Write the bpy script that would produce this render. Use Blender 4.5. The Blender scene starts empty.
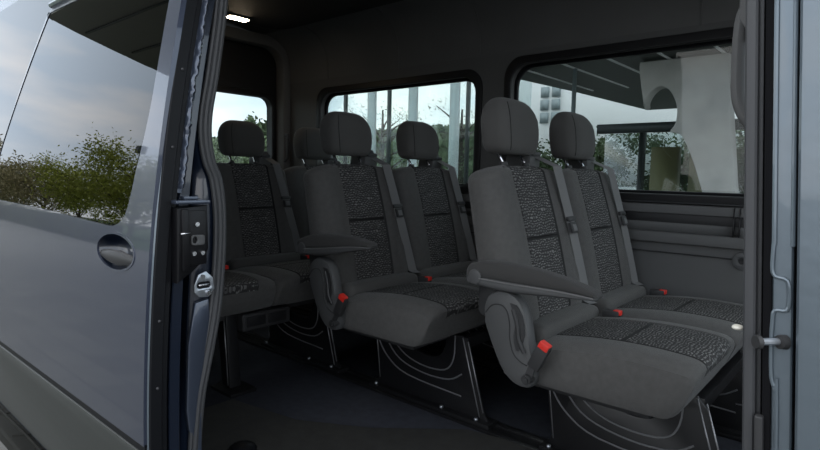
import bpy, bmesh, math, random
from mathutils import Vector, Matrix
random.seed(4)
S = bpy.context.scene
COL = S.collection

# ------------------------------------------------------------ camera
cam_d = bpy.data.cameras.new('camera'); cam = bpy.data.objects.new('camera', cam_d); COL.objects.link(cam)
YAW, PIT, ROL = .715, -.092, .022
F = Vector((-math.sin(YAW)*math.cos(PIT), math.cos(YAW)*math.cos(PIT), math.sin(PIT)))
R0 = Vector((math.cos(YAW), math.sin(YAW), 0)); U0 = R0.cross(F)
R = R0*math.cos(ROL)+U0*math.sin(ROL); U = -R0*math.sin(ROL)+U0*math.cos(ROL)
M = Matrix((R, U, -F)).transposed().to_4x4(); M.translation = Vector((.971, -1.62, .914))
cam.matrix_world = M
cam_d.sensor_width = 36; cam_d.lens = 36*556.12/820; cam_d.clip_start = .02; cam_d.clip_end = 300
S.camera = cam

# ------------------------------------------------------------ sky
w = bpy.data.worlds.new('world'); S.world = w; w.use_nodes = True
nt = w.node_tree; nt.nodes.clear()
def N(t, ty, **k):
    n = t.nodes.new(ty)
    for a, b in k.items(): setattr(n, a, b)
    return n
out = N(nt, 'ShaderNodeOutputWorld'); bg = N(nt, 'ShaderNodeBackground')
tc = N(nt, 'ShaderNodeTexCoord'); sep = N(nt, 'ShaderNodeSeparateXYZ'); ramp = N(nt, 'ShaderNodeValToRGB')
nt.links.new(tc.outputs['Generated'], sep.inputs[0]); nt.links.new(sep.outputs['Z'], ramp.inputs[0])
e = ramp.color_ramp.elements
e[0].position = 0; e[0].color = (.84, .87, .90, 1); e[1].position = 1; e[1].color = (.84, .89, .95, 1)
x = ramp.color_ramp.elements.new(.12); x.color = (.62, .72, .84, 1)
x = ramp.color_ramp.elements.new(.3); x.color = (.64, .74, .86, 1)
noi = N(nt, 'ShaderNodeTexNoise'); noi.inputs['Scale'].default_value = 2.2; noi.inputs['Detail'].default_value = 5
mp = N(nt, 'ShaderNodeMapping'); mp.inputs['Scale'].default_value = (1, 1, 3.2); mp.inputs['Location'].default_value = (.35, .2, 0)
nt.links.new(tc.outputs['Generated'], mp.inputs[0]); nt.links.new(mp.outputs[0], noi.inputs[0])
cr = N(nt, 'ShaderNodeValToRGB'); cr.color_ramp.elements[0].position = .46; cr.color_ramp.elements[1].position = .62
nt.links.new(noi.outputs[0], cr.inputs[0])
mx = N(nt, 'ShaderNodeMix', data_type='RGBA'); nt.links.new(cr.outputs[0], mx.inputs['Factor'])
nt.links.new(ramp.outputs[0], mx.inputs['A']); mx.inputs['B'].default_value = (1.0, .98, .97, 1)
nt.links.new(mx.outputs['Result'], bg.inputs[0]); bg.inputs[1].default_value = 2.2
nt.links.new(bg.outputs[0], out.inputs[0])
S.view_settings.view_transform = 'Standard'; S.view_settings.look = 'None'
S.view_settings.exposure = 0.12; S.view_settings.gamma = 1; S.view_settings.use_curve_mapping = False

# ------------------------------------------------------------ materials
def mat(name, col, rough=.6, metal=0, spec=.5, coat=0, sheen=0, bump=0, bscale=200, var=0, vscale=8, ior=None, emit=0):
    m = bpy.data.materials.new(name); m.use_nodes = True; t = m.node_tree; b = t.nodes['Principled BSDF']
    b.inputs['Base Color'].default_value = (*col, 1); b.inputs['Roughness'].default_value = rough
    b.inputs['Metallic'].default_value = metal; b.inputs['Specular IOR Level'].default_value = spec
    if coat: b.inputs['Coat Weight'].default_value = coat; b.inputs['Coat Roughness'].default_value = .03
    if sheen: b.inputs['Sheen Weight'].default_value = sheen; b.inputs['Sheen Roughness'].default_value = .5
    if ior: b.inputs['IOR'].default_value = ior
    if emit: b.inputs['Emission Color'].default_value = (*col, 1); b.inputs['Emission Strength'].default_value = emit
    co = N(t, 'ShaderNodeTexCoord')
    if var:
        n = N(t, 'ShaderNodeTexNoise'); n.inputs['Scale'].default_value = vscale; n.inputs['Detail'].default_value = 4
        t.links.new(co.outputs['Object'], n.inputs[0])
        mr = N(t, 'ShaderNodeMapRange'); mr.inputs['From Min'].default_value = .3; mr.inputs['From Max'].default_value = .7
        mr.inputs['To Min'].default_value = 1-var; mr.inputs['To Max'].default_value = 1+var
        t.links.new(n.outputs[0], mr.inputs[0])
        v = N(t, 'ShaderNodeVectorMath', operation='SCALE'); v.inputs[0].default_value = col
        t.links.new(mr.outputs[0], v.inputs['Scale']); t.links.new(v.outputs[0], b.inputs['Base Color'])
    if bump:
        n = N(t, 'ShaderNodeTexNoise'); n.inputs['Scale'].default_value = bscale; n.inputs['Detail'].default_value = 2
        t.links.new(co.outputs['Object'], n.inputs[0])
        bu = N(t, 'ShaderNodeBump'); bu.inputs['Strength'].default_value = bump; bu.inputs['Distance'].default_value = .002
        t.links.new(n.outputs[0], bu.inputs['Height']); t.links.new(bu.outputs[0], b.inputs['Normal'])
    return m
def insert_mat(name, axes):
    """patterned seat fabric: short pale dashes woven on charcoal"""
    m = bpy.data.materials.new(name); m.use_nodes = True; t = m.node_tree; b = t.nodes['Principled BSDF']
    co = N(t, 'ShaderNodeTexCoord'); s = N(t, 'ShaderNodeSeparateXYZ'); c = N(t, 'ShaderNodeCombineXYZ')
    t.links.new(co.outputs['Object'], s.inputs[0])
    t.links.new(s.outputs[axes[0]], c.inputs[0]); t.links.new(s.outputs[axes[1]], c.inputs[1])
    nz = N(t, 'ShaderNodeTexNoise'); nz.inputs['Scale'].default_value = 38; t.links.new(c.outputs[0], nz.inputs[0])
    ad = N(t, 'ShaderNodeVectorMath', operation='MULTIPLY_ADD'); ad.inputs[1].default_value = (.022, .022, 0)
    t.links.new(nz.outputs['Color'], ad.inputs[0]); t.links.new(c.outputs[0], ad.inputs[2])
    br = N(t, 'ShaderNodeTexBrick'); br.inputs['Scale'].default_value = 1; br.offset = .5
    br.inputs['Brick Width'].default_value = .017; br.inputs['Row Height'].default_value = .0085
    br.inputs['Mortar Size'].default_value = .0028; br.inputs['Mortar Smooth'].default_value = .25
    br.inputs['Color1'].default_value = (.20, .195, .19, 1); br.inputs['Color2'].default_value = (.10, .10, .10, 1)
    br.inputs['Mortar'].default_value = (.036, .035, .035, 1)
    t.links.new(ad.outputs[0], br.inputs[0]); t.links.new(br.outputs[0], b.inputs['Base Color'])
    b.inputs['Roughness'].default_value = .85; b.inputs['Specular IOR Level'].default_value = .25
    bu = N(t, 'ShaderNodeBump'); bu.inputs['Strength'].default_value = .5; bu.inputs['Distance'].default_value = .002
    bu.invert = True
    t.links.new(br.outputs['Fac'], bu.inputs['Height']); t.links.new(bu.outputs[0], b.inputs['Normal'])
    return m
def glass_mat(name, tint, ior=1.5, gl=(1, 1, 1)):
    m = bpy.data.materials.new(name); m.use_nodes = True; t = m.node_tree; t.nodes.clear()
    o = N(t, 'ShaderNodeOutputMaterial'); a = N(t, 'ShaderNodeBsdfTransparent'); g = N(t, 'ShaderNodeBsdfGlossy')
    a.inputs[0].default_value = (*tint, 1); g.inputs[0].default_value = (*gl, 1); g.inputs['Roughness'].default_value = 0
    f = N(t, 'ShaderNodeFresnel'); ge = N(t, 'ShaderNodeNewGeometry'); mr = N(t, 'ShaderNodeMapRange')   # same reflectance from both sides of the pane
    mr.inputs['To Min'].default_value = ior; mr.inputs['To Max'].default_value = 1/ior
    t.links.new(ge.outputs['Backfacing'], mr.inputs[0]); t.links.new(mr.outputs[0], f.inputs[0])
    mxs = N(t, 'ShaderNodeMixShader'); t.links.new(f.outputs[0], mxs.inputs[0])
    t.links.new(a.outputs[0], mxs.inputs[1]); t.links.new(g.outputs[0], mxs.inputs[2]); t.links.new(mxs.outputs[0], o.inputs[0])
    return m
FAB = mat('seat_fabric', (.080, .078, .0755), .9, spec=.2, sheen=.12, bump=.5, bscale=900, var=.08, vscale=60)
FABH = mat('headrest_fabric', (.076, .074, .071), .9, spec=.2, sheen=.1, bump=.4, bscale=900)
FABA = mat('armrest_fabric', (.048, .047, .046), .9, spec=.2, sheen=.08, bump=.4, bscale=900)
INS_B = insert_mat('insert_fabric_back', ('Y', 'Z')); INS_C = insert_mat('insert_fabric_cushion', ('Y', 'X'))
SEAM = mat('seam_thread', (.012, .012, .012), .8)
PLA = mat('grey_plastic', (.070, .071, .072), .5, spec=.4, bump=.15, bscale=700)
PLD = mat('dark_plastic', (.030, .030, .031), .5, spec=.4)
BLK = mat('gloss_black_steel', (.010, .010, .011), .34, spec=.5)
LATM = mat('latch_black', (.005, .005, .006), .36, spec=.25)
STEP = mat('step_rubber', (.022, .022, .019), .8, spec=.15)
BLKR = mat('matt_black', (.006, .006, .007), .9, spec=.1)
LEAF4 = mat('dark_leaves', (.055, .085, .035), .8, var=.5, vscale=3)
BLE = mat('pale_rib_steel', (.30, .30, .31), .35, metal=.6)  # paler steel for the pedestal ribs and the leg edge
RED = mat('red_button', (.65, .03, .02), .4, emit=0)
STL = mat('chrome_steel', (.6, .6, .62), .22, metal=1)
ZIN = mat('zinc_steel', (.45, .48, .52), .35, metal=.85, var=.2, vscale=60)
BELT = mat('belt_webbing', (.14, .14, .14), .8, bump=.4, bscale=500)
TRIM = mat('wall_trim_plastic', (.095, .095, .095), .65, spec=.3, bump=.15, bscale=500)
TRIMD = mat('window_trim_black', (.012, .012, .013), .5, spec=.35)
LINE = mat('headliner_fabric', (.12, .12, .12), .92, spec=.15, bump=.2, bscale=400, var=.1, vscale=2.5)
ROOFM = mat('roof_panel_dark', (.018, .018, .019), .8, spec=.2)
CARP = mat('floor_carpet', (.042, .045, .056), .95, spec=.1, bump=.6, bscale=350, var=.12, vscale=30)
CARM = mat('entry_mat_rubber', (.040, .040, .038), .9, spec=.15, bump=.5, bscale=260, var=.12, vscale=20)
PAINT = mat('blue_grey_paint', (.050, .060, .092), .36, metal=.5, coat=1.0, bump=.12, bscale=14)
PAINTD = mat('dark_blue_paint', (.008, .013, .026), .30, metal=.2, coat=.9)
PAINTB = mat('pillar_blue_paint', (.055, .068, .098), .32, metal=.55, coat=.8)
PAINTP = mat('front_pillar_paint', (.13, .16, .185), .34, metal=.5, coat=.6, bump=.25, bscale=45)
CLAD = mat('grey_cladding', (.036, .039, .036), .42, spec=.5, bump=.1, bscale=500)
SEAL = mat('rubber_seal', (.040, .041, .044), .5, spec=.5)
SEALD = mat('rubber_black', (.005, .0055, .007), .45, spec=.22)
CREAM = mat('cream_plastic', (.72, .69, .60), .4)
LAMP = mat('lamp_lens', (1, .80, .55), .4, emit=28)
G_PRIV = glass_mat('privacy_glass', (.72, .76, .75), 1.3)
G_DOOR = glass_mat('door_privacy_glass', (.05, .055, .055), 1.5, (.96, .98, 1))
G_BODY = glass_mat('quarter_glass', (.05, .055, .055), 1.7)
G_CLR = glass_mat('clear_glass', (.95, .97, .97), 1.3)
G_FAC = glass_mat('facade_glass', (.90, .95, .95), 1.45)

# ------------------------------------------------------------ mesh helpers
def link(name, me, m=None, parent=None, smooth=True, **props):
    o = bpy.data.objects.new(name, me); COL.objects.link(o)
    if m is not None:
        for q in (m if isinstance(m, (list, tuple)) else [m]): me.materials.append(q)
    if smooth:
        for p in me.polygons: p.use_smooth = True
    if parent: o.parent = parent
    for k, v in props.items(): o[k] = v
    return o
def empty(name, loc=(0, 0, 0), **props):
    o = bpy.data.objects.new(name, None); COL.objects.link(o); o.location = loc; o.empty_display_size = .1
    for k, v in props.items(): o[k] = v
    return o
SPLIT = {'bolt', 'cross_bar', 'rivet', 'lining_seam', 'soffit_rib', 'house_window', 'box_pocket', 'latch_cover', 'trim_5', 'yellow_panel', 'seat_bracket', 'pressed_rib', 'rain_gutter'}
def islands(bm):
    seen = set(); out_ = []
    bm.verts.index_update()
    for v in bm.verts:
        if v.index in seen: continue
        st = [v]; seen.add(v.index); grp = []
        while st:
            a = st.pop(); grp.append(a.index)
            for e_ in a.link_edges:
                b = e_.other_vert(a)
                if b.index not in seen: seen.add(b.index); st.append(b)
        out_.append(set(grp))
    res = []
    for g in out_:
        c = bm.copy(); c.verts.ensure_lookup_table()
        bmesh.ops.delete(c, geom=[c.verts[i] for i in range(len(c.verts)) if i not in g], context='VERTS'); res.append(c)
    bm.free(); return res
def to_mesh(bm, name='m', sharp=35):
    bmesh.ops.recalc_face_normals(bm, faces=bm.faces)
    for ed in bm.edges:
        if len(ed.link_faces) == 2 and ed.calc_face_angle(0) > math.radians(sharp): ed.smooth = False
    me = bpy.data.meshes.new(name); bm.to_mesh(me); bm.free(); return me
def b_box(bm, lo, hi, bev=0, mi=0, seg=2):
    lo = Vector(lo); hi = Vector(hi); c = (lo+hi)/2; s = hi-lo
    r = bmesh.ops.create_cube(bm, size=1, matrix=Matrix.Translation(c) @ Matrix.Diagonal((*s, 1)))
    vs = r['verts']; fs = {f for v in vs for f in v.link_faces}
    if bev:
        es = {e_ for v in vs for e_ in v.link_edges}
        rr = bmesh.ops.bevel(bm, geom=list(es), offset=bev, segments=seg, affect='EDGES', profile=.6)
        fs = set(rr['faces']) | {f for f in fs if f.is_valid}
    for f in fs:
        if f.is_valid: f.material_index = mi
def b_tube(bm, pts, r, n=10, closed=False, mi=0, flat=1.0, up=(0, 0, 1)):
    pts = [Vector(p) for p in pts]; k = len(pts); rings = []; prev = None
    for i, p in enumerate(pts):
        if closed: d = (pts[(i+1) % k]-pts[i-1])
        else: d = pts[min(i+1, k-1)]-pts[max(i-1, 0)]
        d.normalize()
        a = prev if prev else Vector(up)
        if abs(a.dot(d)) > .95: a = Vector((1, 0, 0)) if abs(d.x) < .9 else Vector((0, 1, 0))
        a = (a-d*a.dot(d)).normalized(); b = d.cross(a); prev = a
        rad = r[i] if isinstance(r, (list, tuple)) else r
        rings.append([bm.verts.new(p+a*math.cos(2*math.pi*j/n)*rad+b*math.sin(2*math.pi*j/n)*rad*flat) for j in range(n)])
    for i in range(k if closed else k-1):
        A, B = rings[i], rings[(i+1) % k]
        for j in range(n):
            f = bm.faces.new((A[j], A[(j+1) % n], B[(j+1) % n], B[j])); f.material_index = mi
    if not closed:
        for A in (rings[0], rings[-1]): bm.faces.new(A).material_index = mi
def b_loft(bm, rings, cap=True, mfun=None):
    V = [[bm.verts.new(p) for p in r_] for r_ in rings]; n = len(V[0])
    for i in range(len(V)-1):
        for j in range(n):
            f = bm.faces.new((V[i][j], V[i][(j+1) % n], V[i+1][(j+1) % n], V[i+1][j]))
            if mfun: f.material_index = mfun(i, j)
    if cap:
        for A in (V[0], V[-1]): bm.faces.new(A)
def part(name, bm, m, parent, **k):
    if name in SPLIT: return [link(name, to_mesh(b), m, parent, **k) for b in islands(bm)][0]
    return link(name, to_mesh(bm), m, parent, **k)
def rrect(x0, y0, x1, y1, r, n=6):
    rs = r if isinstance(r, (list, tuple)) else [r]*4; o = []
    for (cx, cy, a0, q) in ((x0+rs[0], y0+rs[0], 180, rs[0]), (x1-rs[1], y0+rs[1], 270, rs[1]), (x1-rs[2], y1-rs[2], 0, rs[2]), (x0+rs[3], y1-rs[3], 90, rs[3])):
        for i in range(n+1):
            a = math.radians(a0+90*i/n); o.append((cx+q*math.cos(a), cy+q*math.sin(a)))
    return o
def ellipse(cx, cy, a, b, n=24): return [(cx+a*math.cos(2*math.pi*i/n), cy+b*math.sin(2*math.pi*i/n)) for i in range(n)]
def plate(outer, holes, th, conv, bev=0, cuts=None, warp=None):
    """flat outline with holes, given a real thickness; conv maps (u, v, d) to a point"""
    cu = bpy.data.curves.new('c', 'CURVE'); cu.dimensions = '2D'; cu.fill_mode = 'BOTH'
    cu.extrude = max(th/2-bev, .0001); cu.bevel_depth = bev; cu.bevel_resolution = 1; cu.offset = -bev
    for poly in [outer]+list(holes):
        s = cu.splines.new('POLY'); s.points.add(len(poly)-1); s.use_cyclic_u = True
        for i, p in enumerate(poly): s.points[i].co = (p[0], p[1], 0, 1)
    o = bpy.data.objects.new('c', cu); COL.objects.link(o); dg = bpy.context.evaluated_depsgraph_get(); dg.update()
    me = bpy.data.meshes.new_from_object(o.evaluated_get(dg)); bpy.data.objects.remove(o); bpy.data.curves.remove(cu)
    me.materials.clear()
    bm = bmesh.new(); bm.from_mesh(me); bpy.data.meshes.remove(me)
    bmesh.ops.remove_doubles(bm, verts=bm.verts, dist=1e-5)
    for ax, vals in (cuts or {}).items():
        for v in vals:
            nrm = (1, 0, 0) if ax == 0 else (0, 1, 0); co = (v, 0, 0) if ax == 0 else (0, v, 0)
            bmesh.ops.bisect_plane(bm, geom=bm.verts[:]+bm.edges[:]+bm.faces[:], plane_co=co, plane_no=nrm)
    for v in bm.verts:
        p = v.co; v.co = Vector(conv(p.x, p.y, p.z))
    return bm
def frange(a, b, s):
    o = []
    while a < b: o.append(a); a += s
    return o
def XZ(y0): return lambda u, v, d: (u, y0+d, v)
def YZ(x0): return lambda u, v, d: (x0+d, u, v)
def XY(z0): return lambda u, v, d: (u, v, z0+d)

# ============================================================ STRUCTURE OF THE VAN
X0, X1 = -2.35, 1.35         # rear wall, front end of the cabin
YL, YR = .80, -.90           # inner faces of the two side walls
bm = bmesh.new(); b_box(bm, (X0, YR-.06, -.05), (X1, YL+.06, 0))
link('floor', to_mesh(bm), CARP, kind='structure')
# rubber entry mat by the door
bm = plate([(-.95, -.93), (1.2, -.93), (1.2, .02), (.1, .02), (-.12, -.03), (-.38, -.26), (-.62, -.40), (-.95, -.46)], [], .006, XY(.004))
link('trim_1', to_mesh(bm), CARM, kind='structure')
# far side wall with two windows
win1 = rrect(-1.93, .85, -.69, 1.425, .09); win2 = rrect(-.49, .85, 1.0, 1.455, .09)
bm = plate([(X0, 0), (X1, 0), (X1, 1.52), (X0, 1.52)], [win1, win2], .05, XZ(YL+.025))
wall_l = link('wall_left', to_mesh(bm), TRIM, smooth=False, kind='structure')
def offset(poly, o):
    cx = sum(p[0] for p in poly)/len(poly); cy = sum(p[1] for p in poly)/len(poly)
    xs = [p[0] for p in poly]; ys = [p[1] for p in poly]; w_ = (max(xs)-min(xs))/2; h_ = (max(ys)-min(ys))/2
    cx = (max(xs)+min(xs))/2; cy = (max(ys)+min(ys))/2
    return [(cx+(p[0]-cx)*(w_+o)/w_, cy+(p[1]-cy)*(h_+o)/h_) for p in poly]
for k, wn in ((1, win1), (2, win2)):
    bm = plate(offset(wn, .0), [], .005, XZ(YL+.055))
    wo = link('window_%d' % k, to_mesh(bm), G_PRIV, smooth=False, kind='structure')
    bm = plate(offset(wn, .035), [offset(wn, -.004)], .016, XZ(YL-.008), bev=.005)
    link('window_frame', to_mesh(bm), TRIMD, wo)
    bm = plate(offset(wn, .004), [offset(wn, -.016)], .02, XZ(YL+.04), bev=.004)
    link('rubber_seal', to_mesh(bm), SEALD, wo)
# dark valance above the windows, ledges and mouldings below
bm = bmesh.new(); b_box(bm, (X0, YL-.02, .775), (X1, YL, .812), .006); b_box(bm, (X0, YL-.03, .655), (X1, YL, .70), .01)
link('trim_2', to_mesh(bm), TRIM, wall_l)
bm = bmesh.new(); b_box(bm, (X0, YL-.004, .70), (X1, YL+.002, .775)); link('trim_3', to_mesh(bm), TRIM, wall_l)
bm = bmesh.new(); b_box(bm, (X0, YL-.007, .738), (X1, YL, .773), .001); link('trim_4', to_mesh(bm), TRIMD, wall_l)
bm = bmesh.new()
for xx in (.515, .535): b_box(bm, (xx, YL-.024, .66), (xx+.004, YL, .81))
b_box(bm, (X0, YL-.008, .612), (X1, YL, .616)); b_box(bm, (X0, YL-.0205, .817), (X1, YL, .823))
link('trim_5', to_mesh(bm), TRIMD, wall_l)
bm = plate(ellipse(.552, .61, .034, .034), [ellipse(.552, .61, .013, .013)], .012, XZ(YL-.004), bev=.004)
kn = link('wall_socket', to_mesh(bm), PLA, wall_l)
bm = plate(ellipse(.552, .61, .013, .013), [], .006, XZ(YL-.002)); link('socket_hole', to_mesh(bm), TRIMD, kn)
# padded lining above the windows, sweeping into the roof
prof = [(.7985, 1.518), (.797, 1.56), (.795, 1.62), (.78, 1.68), (.75, 1.735), (.70, 1.775), (.64, 1.80), (.55, 1.815)]
bm = bmesh.new()
for a, b in zip(prof, prof[1:]):
    pass
rings = [[(x_, y_, z_) for (y_, z_) in prof]+[(x_, y_+.04, z_+.04) for (y_, z_) in reversed(prof)] for x_ in (X0, -1.2, 0, X1)]
b_loft(bm, rings); lining = link('wall_lining', to_mesh(bm), LINE, wall_l)
bm = bmesh.new()
for xx in (-1.86, -1.24, -.68, .35):
    b_tube(bm, [(xx, y_-.0015, z_-.0015) for (y_, z_) in prof], .0035, 6)
part('lining_seam', bm, LINE, wall_l)
# ceiling
bm = bmesh.new(); b_box(bm, (X0, YR-.05, 1.81), (X1, YL+.03, 1.86)); ceil = link('ceiling', to_mesh(bm), LINE, kind='structure')
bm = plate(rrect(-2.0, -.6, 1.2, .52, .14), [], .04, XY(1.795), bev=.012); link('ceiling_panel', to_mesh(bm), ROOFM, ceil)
# rear wall: two rear doors with windows
rw1 = rrect(.03, .955, .70, 1.415, .07); rw2 = rrect(-.72, .955, -.05, 1.415, .07)
bm = plate([(YR, 0), (YL, 0), (YL, 1.82), (YR, 1.82)], [rw1, rw2], .05, YZ(X0-.025))
wall_r = link('wall_rear', to_mesh(bm), TRIMD, smooth=False, kind='structure')
for k, wn in ((3, rw1), (4, rw2)):
    bm = plate(wn, [], .005, YZ(X0-.035)); wo = link('window_%d' % k, to_mesh(bm), G_PRIV, smooth=False, kind='structure')
    bm = plate(offset(wn, .03), [offset(wn, -.003)], .02, YZ(X0+.01), bev=.006); link('window_frame', to_mesh(bm), TRIMD, wo)
bm = plate([(YR, 0), (YL, 0), (YL, 1.82), (YR, 1.82)], [rrect(-.82, -.1, .735, 1.74, .12)], .10, YZ(X0+.05), bev=.02)
link('rear_surround', to_mesh(bm), LINE, wall_r)
bm = bmesh.new(); b_tube(bm, [(X0+.10, .745, .98), (X0+.15, .73, 1.0), (X0+.155, .73, 1.13), (X0+.15, .735, 1.16), (X0+.10, .75, 1.165)], .009, 8)
link('pull_handle', to_mesh(bm), PLD, wall_r)
# near side wall behind the open door (slightly leaning in towards the roof)
def tb(z): return -.965+.055*max(0, z-.3)
q1 = rrect(-2.28, .80, -.62, 1.60, .08)
bm = plate([(X0, -.35), (-.42, -.35), (-.42, 1.82), (X0, 1.82)], [q1], .05, lambda u, v, d: (u, tb(v)+.025+d, v), cuts={1: [.3]})
wall_n = link('wall_right', to_mesh(bm), PAINT, smooth=False, kind='structure')
bm = plate(q1, [], .005, lambda u, v, d: (u, tb(v)+d, v)); link('window_5', to_mesh(bm), G_BODY, smooth=False, kind='structure')
bm = bmesh.new(); b_box(bm, (-2.33, YR-.012, 0), (-.42, YR-.006, .76)); link('inner_lining', to_mesh(bm), TRIM, wall_n)
# front: unseen cabin end, its windscreen opening added to light the seat fronts
ws = rrect(YR+.08, .45, YL-.06, 1.62, .1)
bm = plate([(YR, 0), (YL+.05, 0), (YL+.05, 1.82), (YR, 1.82)], [ws], .04, YZ(X1)); link('wall_front', to_mesh(bm), TRIM, smooth=False, kind='structure')
bm = plate(ws, [], .005, YZ(X1)); link('window_6', to_mesh(bm), G_CLR, smooth=False, kind='structure')

# door aperture: painted rear post with rubber seal
post = empty('trim_6', (-.30, -.94, 0), kind='structure')
def zy(z): return -.92+.03*(z-.3)
ap = [(-.20, 1.9), (-.20, 1.45), (-.21, 1.30), (-.26, 1.14), (-.28, 1.06), (-.29, 1.0), (-.27, .93), (-.24, .89), (-.222, .83), (-.222, .74), (-.23, .65), (-.26, .55), (-.32, .41), (-.35, .32), (-.37, .17), (-.38, 0), (-.38, -.1)]
def smoothp(pts, k=4):
    o = []
    for i in range(len(pts)-1):
        p0 = pts[max(i-1, 0)]; p1 = pts[i]; p2 = pts[i+1]; p3 = pts[min(i+2, len(pts)-1)]
        for j in range(k):
            t = j/k
            o.append(tuple(.5*(2*p1[a]+(p2[a]-p0[a])*t+(2*p0[a]-5*p1[a]+4*p2[a]-p3[a])*t*t+(3*p1[a]-p0[a]-3*p2[a]+p3[a])*t**3) for a in range(len(p1))))
    o.append(tuple(pts[-1])); return o
aps = smoothp([(-.875, 1.9), (-.88, 1.5), (-.893, 1.31), (-.918, 1.14), (-.935, 1.05), (-.938, .99), (-.928, .93), (-.912, .89), (-.903, .82), (-.903, .74), (-.910, .64), (-.922, .55), (-.948, .43), (-.963, .36), (-.975, .24), (-.98, .1), (-.98, -.1)])
def child(name, bm, m, parent, **k):
    if name in SPLIT:
        return [child_(name, b, m, parent, **k) for b in islands(bm)][0]
    return child_(name, bm, m, parent, **k)
def child_(name, bm, m, parent, **k):
    if parent.name == 'trim_7':
        for v in bm.verts: v.co.x -= .06*(v.co.z-.80)
    o = link(name, to_mesh(bm), m, **k); o.parent = parent; o.matrix_parent_inverse = Matrix.Translation(-Vector(parent.location)); return o
bm = bmesh.new(); b_tube(bm, [(-.262, a-.004, z) for a, z in aps], .0085, 10); b_tube(bm, [(-.266, a+.008, z) for a, z in aps], .0075, 10)
b_tube(bm, [(-.262, a-.015, z) for a, z in aps], .006, 8)
child('rubber_seal', bm, SEAL, post)
rings = []
for a, z in aps:
    yo = tb(z)-.03
    rings.append([(-.272, a+.004, z), (-.272, a-.016, z), (-.270, a-.024, z), (-.276, min(a-.030, yo+.01), z), (-.285, min(yo, a-.035), z), (-.36, min(yo, a-.035), z), (-.42, a+.01, z), (-.40, a+.035, z), (-.30, a+.012, z)])
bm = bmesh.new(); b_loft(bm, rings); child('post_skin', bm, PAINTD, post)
bm = plate([(-.975, .598), (-.940, .604), (-.937, .56), (-.945, .50), (-.962, .40), (-.970, .33), (-.982, .27), (-.995, .29), (-1.0, .34), (-.993, .50)], [], .012, YZ(-.262), bev=.004)
child('pressed_panel', bm, PAINTB, post)
bm = plate([(-.975, .30), (-.96, .33), (-.965, -.2), (-.98, -.2)], [], .012, YZ(-.264), bev=.004); child('pressed_panel', bm, PAINTB, post)
# zinc striker plate on that post
stk = empty('door_striker', (-.25, -.95, .65), label='zinc striker plate with slot, on the blue door post just below the black latch', category='striker plate')
bm = plate([(-.984, .645), (-.974, .668), (-.955, .674), (-.938, .658), (-.934, .630), (-.95, .612), (-.972, .614), (-.985, .628)], [rrect(-.978, .634, -.944, .650, .007)], .005, YZ(-.243), bev=.0012)
child('plate', bm, ZIN, stk)
bm = bmesh.new()
for (yy, zz) in ((-.965, .662), (-.950, .622)): b_tube(bm, [(-.242, yy, zz), (-.236, yy, zz)], .006, 12)
b_tube(bm, [(-.240, -.974, .642), (-.236, -.96, .643), (-.240, -.948, .642)], .003, 8)
child('bolt', bm, STL, stk)
bm = plate(rrect(-.978, .634, -.944, .650, .007), [], .002, YZ(-.246)); child('slot', bm, SEALD, stk)

# ============================================================ SLIDING DOOR (open, slid to the rear)
def yd(z): return -1.112+.092*max(0, z-.25)**2
DX = 0
door = empty('sliding_door', (-.75, -1.08, 0), label='open blue-grey metallic sliding door with dark mirror-like window, at the left edge of the doorway', category='van door')
zc = frange(.06, 1.8, .03)
DXR, DXF = -1.31, -.232
wd = [(-1.56, .788), (-1.0, .785), (-.62, .776), (-.46, .773), (-.41, .780), (-.375, .80), (-.352, .84), (-.335, .90), (-.305, 1.0), (-.29, 1.10), (-.283, 1.25), (-.283, 1.36), (-.30, 1.385), (-.6, 1.40), (-1.10, 1.412), (-1.18, 1.405), (-1.20, 1.38), (-1.46, 1.0), (-1.57, .82)]
wd = smoothp(wd, 3)
hand = ellipse(-.412, .715, .108, .044, 32)
def dm(off): return lambda u, v, d: (u, yd(v)+off+d, v)
bm = plate([(-1.75, .285), (DXF, .302), (DXF, .8), (DXF+.01, 1.2), (DXF+.01, 1.72), (-1.02, 1.72), (-1.17, 1.40), (-1.48, .97), (-1.62, .76)], [wd, hand], .012, dm(.006), cuts={1: zc})
child('door_skin', bm, PAINT, door)
bm = plate(wd, [], .004, dm(.004), cuts={1: zc}); child('door_glass', bm, G_DOOR, door)
bm = plate(offset(wd, .004), [offset(wd, -.002)], .004, dm(.004), cuts={1: zc}); child('glass_seal', bm, SEALD, door)
bm = bmesh.new()
pr = [(DXR, 1.455), (-.30, 1.43)]
for (zz, rr_, mi) in ((1.435, .010, 0), (1.475, .014, 0), (1.53, .012, 0)):
    b_tube(bm, [(xx, yd(zz)-.002, zz) for xx in frange(-1.16+(zz-1.4)*.3, DXF-.03, .1)], rr_, 8)
child('rain_gutter', bm, PAINTP, door)
# inner shell closing the door's back
bm = plate([(-1.85, -.0), (DXF-.01, -.0), (DXF-.01, 1.72), (-1.02, 1.72), (-1.17, 1.4), (-1.48, .97), (-1.75, .28)], [offset(wd, -.03)], .02, dm(.075), cuts={1: zc}); child('inner_panel', bm, TRIMD, door)
# cladding below and black line
bm = plate([(-1.85, .055), (DXF-.005, .055), (DXF-.005, .285), (-1.76, .268)], [], .03, dm(.012), bev=.006, cuts={1: zc}); cl = child('lower_cladding', bm, CLAD, door)
bm = plate([(-1.76, .266), (DXF, .283), (DXF, .305), (-1.75, .288)], [], .02, dm(.012)); child('rubber_strip', bm, SEALD, door)
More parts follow.
